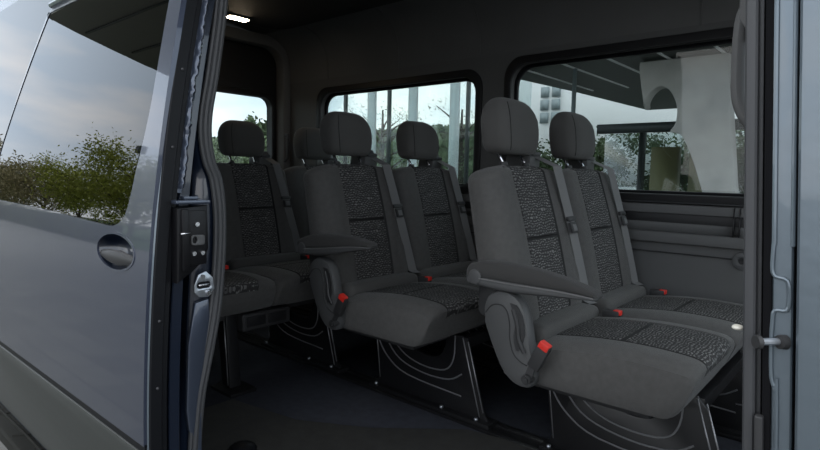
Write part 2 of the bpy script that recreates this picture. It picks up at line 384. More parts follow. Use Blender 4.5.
# recess bowl and handle
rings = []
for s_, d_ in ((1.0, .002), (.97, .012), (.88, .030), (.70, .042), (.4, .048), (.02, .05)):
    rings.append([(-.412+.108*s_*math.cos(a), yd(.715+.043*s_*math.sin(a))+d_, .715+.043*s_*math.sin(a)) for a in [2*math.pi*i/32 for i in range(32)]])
bm = bmesh.new(); b_loft(bm, rings, cap=False); hb = child('handle_recess', bm, PAINTD, door)  # shade of the bowl put into its colour, darker than the door skin
bm = plate(offset(hand, .003), [offset(hand, -.003)], .005, dm(.001)); child('recess_rim', bm, PAINT, door)
bm = bmesh.new()
rings = []
for i in range(9):
    t = i/8; xx = -.512+.200*t; hh = .009+.009*math.sin(math.pi*t)
    rings.append([(xx, yd(.70)+.006+.010*(1-math.sin(math.pi*(.1+.8*t)))+.009*math.cos(a), .700+hh*math.sin(a)) for a in [2*math.pi*j/12 for j in range(12)]])
b_loft(bm, rings); child('door_handle', bm, PLD, door)
# front edge of the door: folded flange, rubber, hardware
XE = -.226
bm = bmesh.new()
for a, b in zip(zc, zc[1:]):
    v = [bm.verts.new(p) for p in ((XE-.012, yd(a)+.003, a), (XE, yd(a)+.012, a), (XE, yd(a)+.030, a), (XE, yd(b)+.030, b), (XE, yd(b)+.012, b), (XE-.012, yd(b)+.003, b))]
    bm.faces.new((v[0], v[1], v[4], v[5])); bm.faces.new((v[1], v[2], v[3], v[4]))
child('edge_flange', bm, PAINTP, door)
def strip(o0, o1, xf, z0, z1, m, name):
    rings = []
    for z in [z0]+[q for q in zc if z0 < q < z1]+[z1]:
        rings.append([(xf-.03, yd(z)+o0, z), (xf-.002, yd(z)+o0, z), (xf, yd(z)+o0+.002, z), (xf, yd(z)+o1-.002, z), (xf-.002, yd(z)+o1, z), (xf-.03, yd(z)+o1, z)])
    bm = bmesh.new(); b_loft(bm, rings); return child(name, bm, m, door)
strip(.010, .038, XE+.003, 0, 1.75, SEALD, 'edge_rubber')
strip(.036, .052, XE-.004, .10, 1.75, SEALD, 'edge_channel')
strip(.050, .062, XE-.004, .86, 1.75, PAINTB, 'edge_pressing')
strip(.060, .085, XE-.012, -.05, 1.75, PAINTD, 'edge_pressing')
bm = bmesh.new()
for z in (.43, .58, .96, 1.13): b_tube(bm, [(XE+.002, yd(z)+.026, z), (XE+.006, yd(z)+.026, z)], .0035, 8)
child('rivet', bm, SEAL, door)
# crinkled wax strip beside the channel
rings = []
for i in range(120):
    z = .87+i*.0075; o = random.uniform(-.002, .002)
    rings.append([(XE+.001+random.uniform(-.002, .003), yd(z)+.052+o, z), (XE+.006+random.uniform(-.002, .004), yd(z)+.057+o, z), (XE+.001+random.uniform(-.002, .002), yd(z)+.064+o, z), (XE-.01, yd(z)+.064, z), (XE-.01, yd(z)+.05, z)])
bm = bmesh.new(); b_loft(bm, rings); child('cable_sleeve', bm, PAINTB, door)
# latch
lat = [(-1.042, .828), (-.972, .833), (-.970, .735), (-.985, .705), (-1.008, .685), (-1.045, .662)]
bm = plate(lat, [], .030, YZ(XE+.012), bev=.004); la = child('door_latch', bm, LATM, door)
def sub(name, bm, m, parent):
    if name in SPLIT: return [sub_(name, b, m, parent) for b in islands(bm)][0]
    return sub_(name, bm, m, parent)
def sub_(name, bm, m, parent):
    o = link(name, to_mesh(bm), m); o.parent = parent; o.matrix_parent_inverse = parent.matrix_parent_inverse.copy()
    o.matrix_parent_inverse = Matrix.Identity(4); return o
bm = bmesh.new(); b_box(bm, (XE+.026, -1.036, .690), (XE+.036, -1.020, .826), .003); b_box(bm, (XE+.026, -1.02, .700), (XE+.031, -.978, .822), .002)
sub('latch_cover', bm, LATM, la)
bm = plate(rrect(-1.016, .745, -.985, .768, .006), [ellipse(-1.008, .757, .006, .008, 12)], .006, YZ(XE+.034), bev=.001); sub('latch_jaw', bm, PLA, la)
bm = bmesh.new()
for (yy, zz) in ((-1.002, .792), (-1.010, .727), (-.990, .727)): b_tube(bm, [(XE+.030, yy, zz), (XE+.037, yy, zz)], .005, 12)
sub('bolt', bm, STL, la)
bm = bmesh.new(); b_tube(bm, [(XE+.036, -1.040, .772), (XE+.036, -1.018, .774)], .0022, 8); sub('latch_pin', bm, STL, la)
bm = bmesh.new(); b_box(bm, (XE-.01, -1.045, .836), (XE+.028, -.965, .845), .003); b_box(bm, (XE-.01, -1.02, .845), (XE+.012, -.985, .853), .003)
sub('latch_bracket', bm, PAINTB, la)

# ============================================================ FRONT POST OF THE DOORWAY (right edge of view)
fp = empty('trim_7', (.9, -.95, 0), kind='structure')
Z0, Z1 = -.3, 1.85
bm = bmesh.new(); b_box(bm, (.858, -.955, Z0), (.870, -.915, Z1), .005, seg=3); b_box(bm, (.868, -.945, Z0), (.874, -.92, Z1), .002)
child('rubber_seal', bm, SEAL, fp)
bm = bmesh.new(); b_box(bm, (.868, -.93, Z0), (.93, -.88, Z1)); child('post_gap', bm, BLKR, fp)
bm = bmesh.new(); b_box(bm, (.876, -.955, Z0), (.884, -.91, Z1), .003); child('post_edge', bm, BLKR, fp)
bm = bmesh.new(); b_box(bm, (.8835, -.952, Z0), (.902, -.91, Z1), .004, seg=3)
child('post_panel', bm, PAINTP, fp)
bm = bmesh.new()
for (xa, r_) in ((.8855, .0026), (.9015, .0022)): b_tube(bm, [(xa, -.9525, z) for z in frange(.85, Z1, .1)], r_, 8)
b_tube(bm, smoothp([(.8855, -.9525, .86), (.8845, -.953, .84), (.884, -.953, .825), (.887, -.953, .818), (.897, -.953, .815), (.899, -.953, .80), (.897, -.953, .785), (.8865, -.953, .783), (.8845, -.953, .77), (.8835, -.953, .745), (.884, -.953, .715), (.8875, -.953, .70), (.889, -.953, .68), (.889, -.953, .3)], 3), .0022, 8)
child('pressed_ridge', bm, PAINTP, fp)
bm = bmesh.new(); b_box(bm, (.9055, -.965, Z0), (1.3, -.90, Z1), .006, seg=3); child('front_door_edge', bm, PAINTP, fp)
bm = bmesh.new(); b_box(bm, (.902, -.94, Z0), (.906, -.90, Z1)); child('door_gap', bm, SEALD, fp)
bm = plate(rrect(.8705, .62, .8785, .672, .002), [], .01, XZ(-.957), bev=.002); child('rubber_bumper', bm, PLD, fp)
# inside lining of the post
bm = bmesh.new(); b_box(bm, (.858, -.91, 0), (.90, -.86, 1.82), .012, seg=3); child('post_lining', bm, TRIM, fp)
# guide pin
pin = empty('door_guide_pin', (.882, -.96, .755), label='round-headed steel guide pin sticking out of the right door post', category='guide pin')
bm = bmesh.new(); b_tube(bm, [(.897, -.951, .752), (.890, -.957, .752), (.880, -.968, .752)], .0038, 10); child('shaft', bm, ZIN, pin)
bm = bmesh.new(); b_tube(bm, [(.898, -.951, .752), (.894, -.956, .752)], [.008, .007], 14); child('base_disc', bm, PLD, pin)
bm = bmesh.new(); b_tube(bm, [(.880, -.968, .752), (.8785, -.9705, .752), (.876, -.973, .752)], [.004, .0075, .0065], 14); child('head', bm, PLD, pin)
# cream cap
bm = bmesh.new(); bmesh.ops.create_uvsphere(bm, u_segments=20, v_segments=12, radius=1, matrix=Matrix.Translation((.853, -.935, .755)) @ Matrix.Diagonal((.006, .006, .0032, 1)))
link('door_stop', to_mesh(bm), CREAM, label='small cream oval door stop poking out left of the right door post', category='door stop')
# grab handle on the post
gh = empty('grab_handle', (.80, -.80, 1.0), label='dark grey moulded grab handle on the right door post at the top of the picture', category='grab handle')
path = smoothp([(.835, -.80, 1.16), (.815, -.80, 1.135), (.808, -.80, 1.11), (.808, -.80, 1.06), (.812, -.80, 1.015), (.828, -.80, .985), (.855, -.80, .965)], 5)
bm = bmesh.new(); b_tube(bm, path, .0085, 12, flat=1.3); child('handle_loop', bm, TRIM, gh)
bm = plate([(.806, 1.115), (.800, 1.30), (.87, 1.30), (.87, 1.14), (.822, 1.09)], [], .03, XZ(-.80), bev=.008); child('padded_panel', bm, LINE, gh)
# ============================================================ CEILING LAMP
cl = empty('ceiling_lamp', (-1.90, .16, 1.77), label='small warm-white lamp glowing in the dark roof panel', category='ceiling lamp')
bm = plate(rrect(-1.935, .09, -1.86, .24, .02), [], .012, XY(1.771), bev=.003); child('bezel', bm, PLD, cl)
bm = plate(rrect(-1.925, .105, -1.87, .225, .015), [], .010, XY(1.764), bev=.003); child('lens', bm, LAMP, cl)

# ============================================================ SEATS
TA = .235      # lean of the backrest
def sgnpow(v, p): return math.copysign(abs(v)**p, v)
def backrest(yc, narrow=0):
    """one seat back with side bolsters, patterned centre and a cross seam"""
    bm = bmesh.new(); rings = []; tags = []
    ins = .102
    cols = [-1, -.985, -.95, -.89, -.82, -.74, -.66, -.60]
    Wn = .243
    hs = frange(0, .5, .02)
    H = .515
    hs = [0, .006, .018, .035, .055]+[.055+i*(H-.055-.09)/18 for i in range(1, 19)]+[H-.075, H-.06, H-.052, H-.046, H-.034, H-.024, H-.015, H-.008, H-.003, H]
    hs = sorted(hs+[.262, .268, .274]); rowh = hs
    for h in hs:
        tt = h/H
        W = Wn-.006*tt
        a = min(1, max(0, (h-(H-.06))/.06)); W *= (1-a**2.6)**(1/2.6)*.93+.07 if a < 1 else .07
        b0 = max(0, (.04-h)/.04); W *= 1-.10*b0**2
        T = .128-.036*tt
        k = min(1, max(0, (h-(H-.03))/.03)); T *= max(.12, (1-k**2)**.5)
        k2 = max(0, (.03-h)/.03); T *= max(.3, (1-k2**2)**.5)
        inw = min(ins, W*.72)
        ys = [-W, -W*.995, -W*.975, -W*.93, -W*.86, -(W*.76), -(inw+.03), -(inw+.006), -inw, -(inw-.006), -inw*.6, -inw*.2, inw*.2, inw*.6, inw-.006, inw, inw+.006, inw+.03, W*.76, W*.86, W*.93, W*.975, W*.995, W]
        fr = []
        for i, y in enumerate(ys):
            s = abs(y)/W
            d = T*.5*max(0, 1-s**7)**.5
            if abs(y) > inw+.003: d += .014*math.sin(math.pi*min(1, (abs(y)-inw)/(W-inw+1e-6)))*(1 if a < .6 else .3)
            if i in (8, 15): d -= .006
            if 9 <= i <= 14:
                d += .002*math.cos(y/inw*1.5)
                if abs(h-.268) < .001: d -= .006
            d += .010*math.sin(math.pi*min(1, tt*1.0))
            fr.append((y, d))
        bk = [(y, -(T*.5+.022*min(1, T/.09))*max(0, 1-(abs(y)/W)**7)**.5) for y in reversed(ys[1:-1])]
        ring = []
        z = .455+h*math.cos(.30)
        xc = .02+(.93-z)*TA
        for y, d in fr+bk: ring.append((xc+d*math.cos(.34), yc+y, z+d*math.sin(.34)*.5))
        rings.append(ring)
    ng = len(rings)
    def mf(i, j):
        if 8 <= j <= 14:
            if .262 <= rowh[i] < .274: return 2
            return 1
        if j in (7,): return 2
        if j == 15: return 2
        return 0
    b_loft(bm, rings, mfun=mf)
    return bm
def cushion(yc, w_=.235, x0=.14, x1=.660):
    bm = bmesh.new(); rings = []; L = x1-x0; ss = [0, .01, .03, .06]+[.06+i*(L-.06-.10)/14 for i in range(1, 15)]
    ss += [L-.10+q for q in (.02, .035, .05, .063, .075, .085, .093, .098, .10)]
    ss = sorted(ss+[.30, .306, .312])
    for s in ss:
        t = s/L; a = min(1, max(0, (s-(L-.10))/.10)); k = max(.0, 1-a**7)**(1/4)
        bq = max(0, (.03-s)/.03)
        top = .434+.046*math.sin(math.pi*min(1, t*.70))
        mid = .425; top = mid+(top-mid)*max(k, .10)
        bot = .325+.004*t; bot = mid-(mid-bot)*max(k, .12)-0*a
        W = w_*(1-.07*a**4)*(1-.04*bq)
        x = x0+s
        inw = .13 if W > .14 else W*.8
        ys = [-W*.96, -W*.90, -W*.82, -W*.74, -(inw+.02), -(inw+.005), -inw, -(inw-.005), -inw*.5, 0, inw*.5, inw-.005, inw, inw+.005, inw+.02, W*.74, W*.82, W*.90, W*.96]
        ring = []
        crown = []
        for i, y in enumerate(ys):
            sy = abs(y)/W; z = top-min(.030, .28*(top-bot))*sy**5
            if i in (6, 12): z -= .005
            if 7 <= i <= 11 and abs(s-.306) < .001: z -= .005
            if abs(y) > inw: z += .004*math.sin(math.pi*(abs(y)-inw)/(W-inw))
            crown.append((y, z))
        hsd = top-min(.030, .28*(top-bot))-bot-.001
        right = [(W*.99, bot+hsd*.90), (W*1.005, bot+hsd*.7), (W*1.01, bot+hsd*.4), (W*1.0, bot+hsd*.15), (W*.97, bot+.004)]
        bott = [(W*.6, bot), (0, bot), (-W*.6, bot)]
        left = [(-y, z) for y, z in reversed(right)]
        for y, z in crown+right+bott+left: rings and None; ring.append((x-.045*max(0, (mid+.03-z)/.13)*t**2, yc+y, z))
        rings.append(ring)
    def mf(i, j):
        if 7 <= j <= 10: return 2 if .30 <= ss[i] < .312 else 1
        if j in (6, 11): return 2
        return 0
    b_loft(bm, rings, mfun=mf); return bm
def headrest(yc, xc=.0, zb=.984, H=.184):
    bm = bmesh.new(); rings = []
    hs = [q*.8976 for q in (0, .003, .008, .016, .028, .045, .07, .10, .13, .155, .172, .184, .193, .199, .203, .205)]
    for h in hs:
        a = min(1, max(0, (h-.100)/.084)); kt = (max(0, 1-a**2.6))**(1/2.6)
        b = max(0, (.035-h)/.035); kb = (max(0, 1-b**2.5))**(1/2.5)
        W = (.108-.004*(h/H)+.015*math.sin(math.pi*h/H))*max(.30, .35+.65*kt)*(.72+.28*kb)
        T = (.056-.004*h/H+.008*math.sin(math.pi*h/H))*max(.18, kt)*(.45+.55*kb)
        ring = []
        n = 44
        for j in range(n):
            th = 2*math.pi*j/n
            c, s = math.cos(th), math.sin(th)
            ring.append((xc-.02*(h/H)**2+T*sgnpow(c, .55)+.008*c*0, yc+W*sgnpow(s, .62), zb+h))
        rings.append(ring)
    b_loft(bm, rings); return bm
def seam_ring(yc, xc=.0, zb=.984, H=.184, side=-1):
    pts = []
    for h in (.012, .02, .035, .05, .08, .11, .13, .15, .165):
        a = min(1, max(0, (h-.100)/.084)); kt = (max(0, 1-a**2.6))**(1/2.6)
        b = max(0, (.035-h)/.035); kb = (max(0, 1-b**2.5))**(1/2.5)
        W = (.108-.004*(h/H)+.015*math.sin(math.pi*h/H))*max(.30, .35+.65*kt)*(.72+.28*kb); T = (.056-.004*h/H+.008*math.sin(math.pi*h/H))*max(.18, kt)*(.45+.55*kb)
        th = side*math.radians(38); c, s = math.cos(th), math.sin(th)
        pts.append((xc-.02*(h/H)**2+T*sgnpow(c, .55), yc+W*sgnpow(s, .62), zb+h))
    return pts
def ribbon(pts, wv, w_, th):
    """flat strap along a path; wv = width direction"""
    pts = [Vector(p) for p in pts]; wv = Vector(wv).normalized(); rings = []
    for i, p in enumerate(pts):
        d = (pts[min(i+1, len(pts)-1)]-pts[max(i-1, 0)]).normalized(); n = d.cross(wv).normalized()*th/2; q = wv*w_/2
        rings.append([p-q-n, p+q-n, p+q+n, p-q+n])
    bm = bmesh.new(); b_loft(bm, rings); return bm

def make_bench(label, seats, front_leg=False, belts=True):
    root = empty('bench_seat', (0, 0, 0), label=label, category='van seat', group='rows of van bench seats')
    for si, yc in enumerate(seats):
        part('backrest', backrest(yc), [FAB, INS_B, SEAM], root)
        part('cushion', cushion(yc), [FAB, INS_C, SEAM], root)
        hr = part('headrest', headrest(yc), FABH, root)
        bm = bmesh.new(); b_tube(bm, seam_ring(yc), .0016, 6); part('headrest_seam', bm, SEAM, hr)
        for dy in (-.072, .068):
            bm = bmesh.new(); b_tube(bm, [(-.012, yc+dy, .998), (.002, yc+dy, .978), (.016, yc+dy, .955), (.018, yc+dy, .93)], .0058, 10); part('headrest_post', bm, STL, hr, label='chrome headrest post')
            bm = bmesh.new(); b_tube(bm, [(.018, yc+dy, .945), (.018, yc+dy, .959)], [.016, .012], 12); part('post_collar', bm, PLD, hr)
        # belt outlet at the inner top corner
        yb = yc+.135
        bm = plate([(.02, .92), (.022, .955), (-.005, .992), (-.03, .995), (-.075, .965), (-.085, .92)], [], .078, lambda u, v, d, yb=yb: (u+.005, yb+d-.012, v+.024), bev=.012)
        bg_ = part('belt_outlet', bm, PLA, root)
        bm = bmesh.new(); b_box(bm, (.006, yb-.036, .985), (.027, yb+.022, .999), .003); part('outlet_slot', bm, PLD, bg_)
        # webbing: from the outlet over the bolster down to the buckle
        p = []
        for t in [i/14 for i in range(15)]:
            z = .985-(.985-.49)*t; y = yb+.075*t+.010*t*t
            x = .02+(.93-z)*TA+.082-.010*t+.006*math.sin(math.pi*t)
            if t == 0: x -= .075
            if i > 12: x += 0
            p.append((x, y, z))
        p.append((p[-1][0]+.02, p[-1][1]+.004, .482))
        part('seat_belt', ribbon(p, (0.30, 1, 0), .040, .0018), BELT, root)
        q = p[6]; bm = bmesh.new(); b_box(bm, (-.005, -.028, -.008), (.006, .028, .008), .003); b_box(bm, (-.004, -.020, -.050), (.005, .020, -.012), .003)
        bmesh.ops.transform(bm, matrix=Matrix.Translation((q[0]+.004, q[1], q[2])) @ Matrix.Rotation(-.35, 4, 'Y'), verts=bm.verts)
        tg = part('belt_tongue', bm, PLD, root)
        bm = bmesh.new(); b_box(bm, (.005, -.012, -.044), (.007, .012, -.020), .001)
        bmesh.ops.transform(bm, matrix=Matrix.Translation((q[0]+.004, q[1], q[2])) @ Matrix.Rotation(-.35, 4, 'Y'), verts=bm.verts)
        part('tongue_plate', bm, BELT, tg)
        # red buckle between the cushions
        bm = bmesh.new(); b_box(bm, (.27, yc+.165, .455), (.325, yc+.195, .482), .005); bk = part('belt_buckle', bm, PLD, root)
        bm = bmesh.new(); b_box(bm, (.305, yc+.169, .468), (.329, yc+.191, .4845), .003); part('red_button', bm, RED, bk, label='red release button')
        # lumbar roll between back and cushion
        bm = bmesh.new(); b_box(bm, (.15, yc-.20, .41), (.255, yc+.20, .488), .03, seg=4); part('lumbar_roll', bm, FABH, root)
    y0 = min(seats)-.245; y1 = max(seats)+.235
    bm = bmesh.new(); b_box(bm, (.16, y0+.075, .295), (.54, y1-.06, .34), .01); part('seat_frame', bm, PLD, root)
    # hinge cover at the aisle side
    sh = smoothp([(.095, .53), (.105, .565), (.135, .588), (.17, .59), (.205, .575), (.23, .54), (.243, .49), (.252, .44), (.262, .40), (.262, .345), (.24, .328), (.20, .333), (.165, .36), (.14, .40), (.115, .45), (.098, .49)], 3)
    bm = plate(sh, [], .045, XZ(y0-.012), bev=.012); hc = part('side_cover', bm, PLA, root)
    sl = smoothp([(.185, .56), (.20, .53), (.205, .50), (.20, .47), (.21, .43), (.222, .44), (.235, .48), (.225, .53), (.205, .558)], 2)
    bm = plate(sl, [], .004, XZ(y0-.036)); part('lever_recess', bm, PLD, hc)
    bm = bmesh.new(); b_tube(bm, smoothp([(.196, y0-.038, .545), (.213, y0-.040, .50), (.218, y0-.041, .465), (.238, y0-.041, .43)], 3), .006, 8, flat=.8); part('recliner_lever', bm, PLD, hc)
    bm = bmesh.new(); b_tube(bm, [(a+.0, y0-.0355, z) for a, z in smoothp([(.105, .52), (.125, .545), (.155, .55), (.175, .535), (.185, .50), (.187, .46), (.20, .42), (.225, .40), (.245, .395)], 3)], .0018, 6); part('cover_groove', bm, PLD, hc)
    bm = bmesh.new(); b_tube(bm, [(.250, y0-.02, .360), (.250, y0-.050, .360)], .014, 14); b_tube(bm, [(.250, y0-.05, .360), (.250, y0-.056, .360)], .009, 6)
    part('pivot_bolt', bm, PLD, root)
    # buckle on its stalk at the aisle side
    bm = bmesh.new(); b_box(bm, (-.018, -.010, -.045), (.018, .010, .035), .005)
    bmesh.ops.transform(bm, matrix=Matrix.Translation((.283, y0-.034, .435)) @ Matrix.Rotation(.45, 4, 'Y'), verts=bm.verts); sb = part('side_buckle', bm, PLD, root)
    bm = bmesh.new(); b_box(bm, (-.015, -.013, .020), (.015, .009, .040), .003)
    bmesh.ops.transform(bm, matrix=Matrix.Translation((.283, y0-.034, .435)) @ Matrix.Rotation(.45, 4, 'Y'), verts=bm.verts); part('red_button', bm, RED, sb, label='red release button')
    part('buckle_strap', ribbon([(.262, y0-.034, .40), (.255, y0-.036, .38), (.25, y0-.038, .362)], (1, 0, .3), .026, .003), PLD, sb)
    # armrest
    ar = armrest(y0-.018, root)
    return root, ar
def armrest(ya, root):
    top = [(.035, .640), (.05, .658), (.09, .668), (.14, .672), (.20, .670), (.27, .664), (.34, .652), (.40, .636), (.425, .626), (.432, .617)]
    bot = [(.035, .612), (.05, .598), (.09, .594), (.14, .590), (.20, .590), (.27, .594), (.34, .600), (.40, .604), (.425, .606), (.432, .611)]
    def body(f0, f1, wsc):
        rings = []
        for i, ((x, zt), (_, zb)) in enumerate(zip(top, bot)):
            w_ = .033*(1 if 0 < i < len(top)-1 else .6)*wsc*(1-.22*max(0, (x-.2)/.23))
            a0 = zb+(zt-zb)*f0; a1 = zb+(zt-zb)*f1; h = (a1-a0)/2; c = (a0+a1)/2
            rings.append([(x, ya+w_*sgnpow(math.cos(t), .6), c+h*sgnpow(math.sin(t), .6)) for t in [2*math.pi*j/20 for j in range(20)]])
        bm = bmesh.new(); b_loft(bm, rings); return bm
    a = part('armrest', body(.30, 1, 1), FABA, root)
    part('armrest_tray', body(0, .42, 1.06), PLA, a)
    bm = plate(ellipse(.075, .622, .022, .022, 24), [], .006, XZ(ya-.034), bev=.002); part('armrest_cap', bm, PLA, a)
    bm = bmesh.new(); b_tube(bm, [(x, ya-.036*(1-.22*max(0, (x-.2)/.23)), zb+(zt-zb)*.34) for (x, zt), (_, zb) in list(zip(top, bot))[2:9]], .0022, 6); part('trim_line', bm, BELT, a)
    bm = plate(rrect(.06, .50, .13, .64, .02), [], .02, XZ(ya+.020), bev=.004); part('armrest_bracket', bm, PLD, a)
    return a
def arc(y, a, b, c, d, k): 
    """rib following the big cut-out of the pedestal plate"""
    return smoothp([(a+k, y, .315), (a+k+.01, y, .25-k*.2), (a+.06+k*.3, y, .17-k*.55), (a+.15, y, .135-k*.75), (a+.26, y, .125-k*.8), (b-.03-k*.2, y, .15-k*.6), (b-k, y, .22-k*.3), (b+.01-k, y, .315)], 4)
def pedestal(root, ys=(.05, .62)):
    for k, y in enumerate(ys):
        o = [(.13, .315), (.60, .315), (.63, .28), (.70, .05), (.72, .02), (.16, .02), (.17, .06)]
        hole = smoothp([(.27, .30), (.29, .255), (.34, .222), (.42, .205), (.48, .212), (.51, .245), (.515, .30), (.40, .305), (.27, .30)], 3)[:-1]
        bm = plate(o, [hole], .012, XZ(y), bev=.003); pl = part('pedestal', bm, BLK, root)
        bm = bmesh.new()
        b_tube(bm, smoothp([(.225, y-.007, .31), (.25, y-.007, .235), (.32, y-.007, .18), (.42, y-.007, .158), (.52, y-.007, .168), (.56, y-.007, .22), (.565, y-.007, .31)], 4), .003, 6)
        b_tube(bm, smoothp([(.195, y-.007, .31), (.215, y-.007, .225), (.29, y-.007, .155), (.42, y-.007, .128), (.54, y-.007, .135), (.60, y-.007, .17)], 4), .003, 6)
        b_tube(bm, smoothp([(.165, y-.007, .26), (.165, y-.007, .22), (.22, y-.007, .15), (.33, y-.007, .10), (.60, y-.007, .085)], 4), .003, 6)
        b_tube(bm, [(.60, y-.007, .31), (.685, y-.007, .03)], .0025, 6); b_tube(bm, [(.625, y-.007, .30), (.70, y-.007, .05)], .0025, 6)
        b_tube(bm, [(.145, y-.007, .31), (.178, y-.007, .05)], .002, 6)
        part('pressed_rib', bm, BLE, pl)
        bm = bmesh.new(); b_box(bm, (.14, y-.035, .0), (.74, y+.035, .022), .003); ft = part('pedestal_foot', bm, BLK, root)
        bm = bmesh.new()
        for xx in (.17, .52, .68): b_tube(bm, [(xx, y-.022, .02), (xx, y-.022, .03)], .008, 8)
        part('bolt', bm, ZIN, ft)
    bm = bmesh.new(); b_box(bm, (.58, ys[0], .27), (.62, ys[1], .31), .005); b_box(bm, (.18, ys[0], .27), (.22, ys[1], .31), .005); part('cross_bar', bm, BLK, root)
PIT_ = .80
def tilt(o, deg, px=.08, pz=.625):
    o.matrix_local = Matrix.Translation((px, 0, pz)) @ Matrix.Rotation(math.radians(-deg), 4, 'Y') @ Matrix.Translation((-px, 0, -pz))
b1, ar1 = make_bench('front-most two-seat bench in patterned charcoal fabric, nearest the camera, beside the right door post', [0, .47]); pedestal(b1)
b2, ar2 = make_bench('middle two-seat bench in charcoal fabric between the front-most bench and the rear row', [0, .47]); pedestal(b2); b2.location.x = -PIT_; tilt(ar2, 7.5)
b3, ar3 = make_bench('rear-most charcoal bench below the rear window, with a storage box under its cushion', [-.47, 0, .47]); pedestal(b3); b3.location.x = -2*PIT_
# rear bench extras (in its own frame): aisle leg with foot plate, straight front skirt, storage box
bm = plate([(.47, .32), (.545, .32), (.575, .02), (.515, .02)], [], .05, XZ(-.40), bev=.004); lg = part('support_leg', bm, BLK, b3)
bm = bmesh.new(); b_box(bm, (.47, -.455, 0), (.63, -.335, .014), .004); part('foot_plate', bm, BLK, b3)
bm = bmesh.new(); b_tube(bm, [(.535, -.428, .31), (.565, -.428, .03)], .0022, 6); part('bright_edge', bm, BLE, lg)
bm = bmesh.new(); b_box(bm, (.38, -.37, .245), (.585, -.13, .318), .012, seg=3); sbx = part('storage_box', bm, PLD, b3)
bm = bmesh.new(); b_box(bm, (.578, -.352, .262), (.590, -.262, .305), .004); b_box(bm, (.578, -.245, .262), (.590, -.155, .305), .004); part('box_pocket', bm, TRIMD, sbx)
# floor rails
for yy in (.05, .62):
    bm = bmesh.new(); b_box(bm, (X0+.1, yy-.05, .0), (1.2, yy-.018, .010), .002); b_box(bm, (X0+.1, yy+.018, 0), (1.2, yy+.05, .010), .002); b_box(bm, (X0+.1, yy-.018, 0), (1.2, yy+.018, .004))
    link('floor_rail', to_mesh(bm), BLK, group='seat rails in the floor', category='rail',
         label='black steel seat rail in the floor under the aisle ends of the benches' if yy < .3 else 'black steel seat rail in the floor near the window side, under the far seats')
# cross bracket visible behind the front bench
bm = bmesh.new(); b_box(bm, (.66, .66, .20), (.75, .74, .235), .004); b_tube(bm, smoothp([(.60, .60, .12), (.66, .62, .13), (.70, .66, .17), (.71, .70, .21)], 3), .006, 8)
part('seat_bracket', bm, BLK, b1)

bm = bmesh.new(); bmesh.ops.create_uvsphere(bm, u_segments=24, v_segments=12, radius=1, matrix=Matrix.Translation((-.56, -.66, .012)) @ Matrix.Diagonal((.045, .045, .022, 1)))
link('rubber_buffer', to_mesh(bm), SEALD, label='low black rounded rubber buffer on the floor at the bottom edge of the picture', category='buffer')
bm = bmesh.new(); b_box(bm, (-2.3, -1.04, -.26), (-.5, -.60, -.20), .02, seg=3)
for yy in (-.99, -.90, -.82): b_tube(bm, [(-2.28, yy, -.2), (-1.6, yy+.01, -.198), (-.52, yy, -.2)], .006, 8)
for xx in (-2.0, -1.7, -1.4, -1.1, -.8): b_tube(bm, smoothp([(xx, -1.02, -.2), (xx+.05, -.95, -.198), (xx+.06, -.85, -.198), (xx+.02, -.78, -.2)], 3), .004, 8)
link('side_step', to_mesh(bm), STEP, label='dark grey ribbed side step below the sliding door, in the bottom left corner', category='step')
# ============================================================ OUTSIDE
def gmat(name, c1, c2, bw, rh, mo, rough=.8):
    m = mat(name, c1, rough); t = m.node_tree; b = t.nodes['Principled BSDF']
    co = N(t, 'ShaderNodeTexCoord'); br = N(t, 'ShaderNodeTexBrick'); br.inputs['Scale'].default_value = 1
    br.inputs['Brick Width'].default_value = bw; br.inputs['Row Height'].default_value = rh; br.inputs['Mortar Size'].default_value = mo
    br.inputs['Color1'].default_value = (*c1, 1); br.inputs['Color2'].default_value = (*c2, 1); br.inputs['Mortar'].default_value = (.05, .05, .05, 1)
    t.links.new(co.outputs['Object'], br.inputs[0]); t.links.new(br.outputs[0], b.inputs['Base Color']); return m
GROUND = gmat('paving', (.115, .115, .105), (.085, .085, .08), .6, .3, .006)
GRASS = mat('grass', (.055, .11, .03), .9, var=.5, vscale=1.5)
CONC = mat('concrete', (.62, .61, .60), .85, bump=.6, bscale=6, var=.14, vscale=3)
WHITE = mat('white_render', (.86, .88, .89), .7)
DARK = mat('dark_metal', (.035, .045, .045), .5)
DARKG = mat('window_grey', (.30, .36, .38), .4)
SOF = mat('soffit_metal', (.045, .055, .05), .5)
OLIV = mat('canopy_metal', (.34, .34, .29), .6)
LEAF1 = mat('olive_leaves', (.34, .36, .07), .8, var=.5, vscale=3)
LEAF2 = mat('hazed_green_leaves', (.15, .20, .11), .8, var=.5, vscale=3)  # lightened: haze of the glass reflections is put into the leaf colour
LEAF3 = mat('brown_twigs', (.30, .26, .14), .8, var=.4, vscale=3)
BARK = mat('bark', (.07, .055, .04), .9)
HEDG = mat('hedge_leaves', (.05, .07, .03), .8, var=.5, vscale=4)
YEL = mat('yellow_panel', (.24, .21, .10), .6)
CARW = mat('car_white', (.7, .7, .7), .3)
GZ = -.65
bm = bmesh.new(); b_box(bm, (-90, -90, GZ-.1), (60, 90, GZ)); link('ground', to_mesh(bm), GROUND, kind='structure')

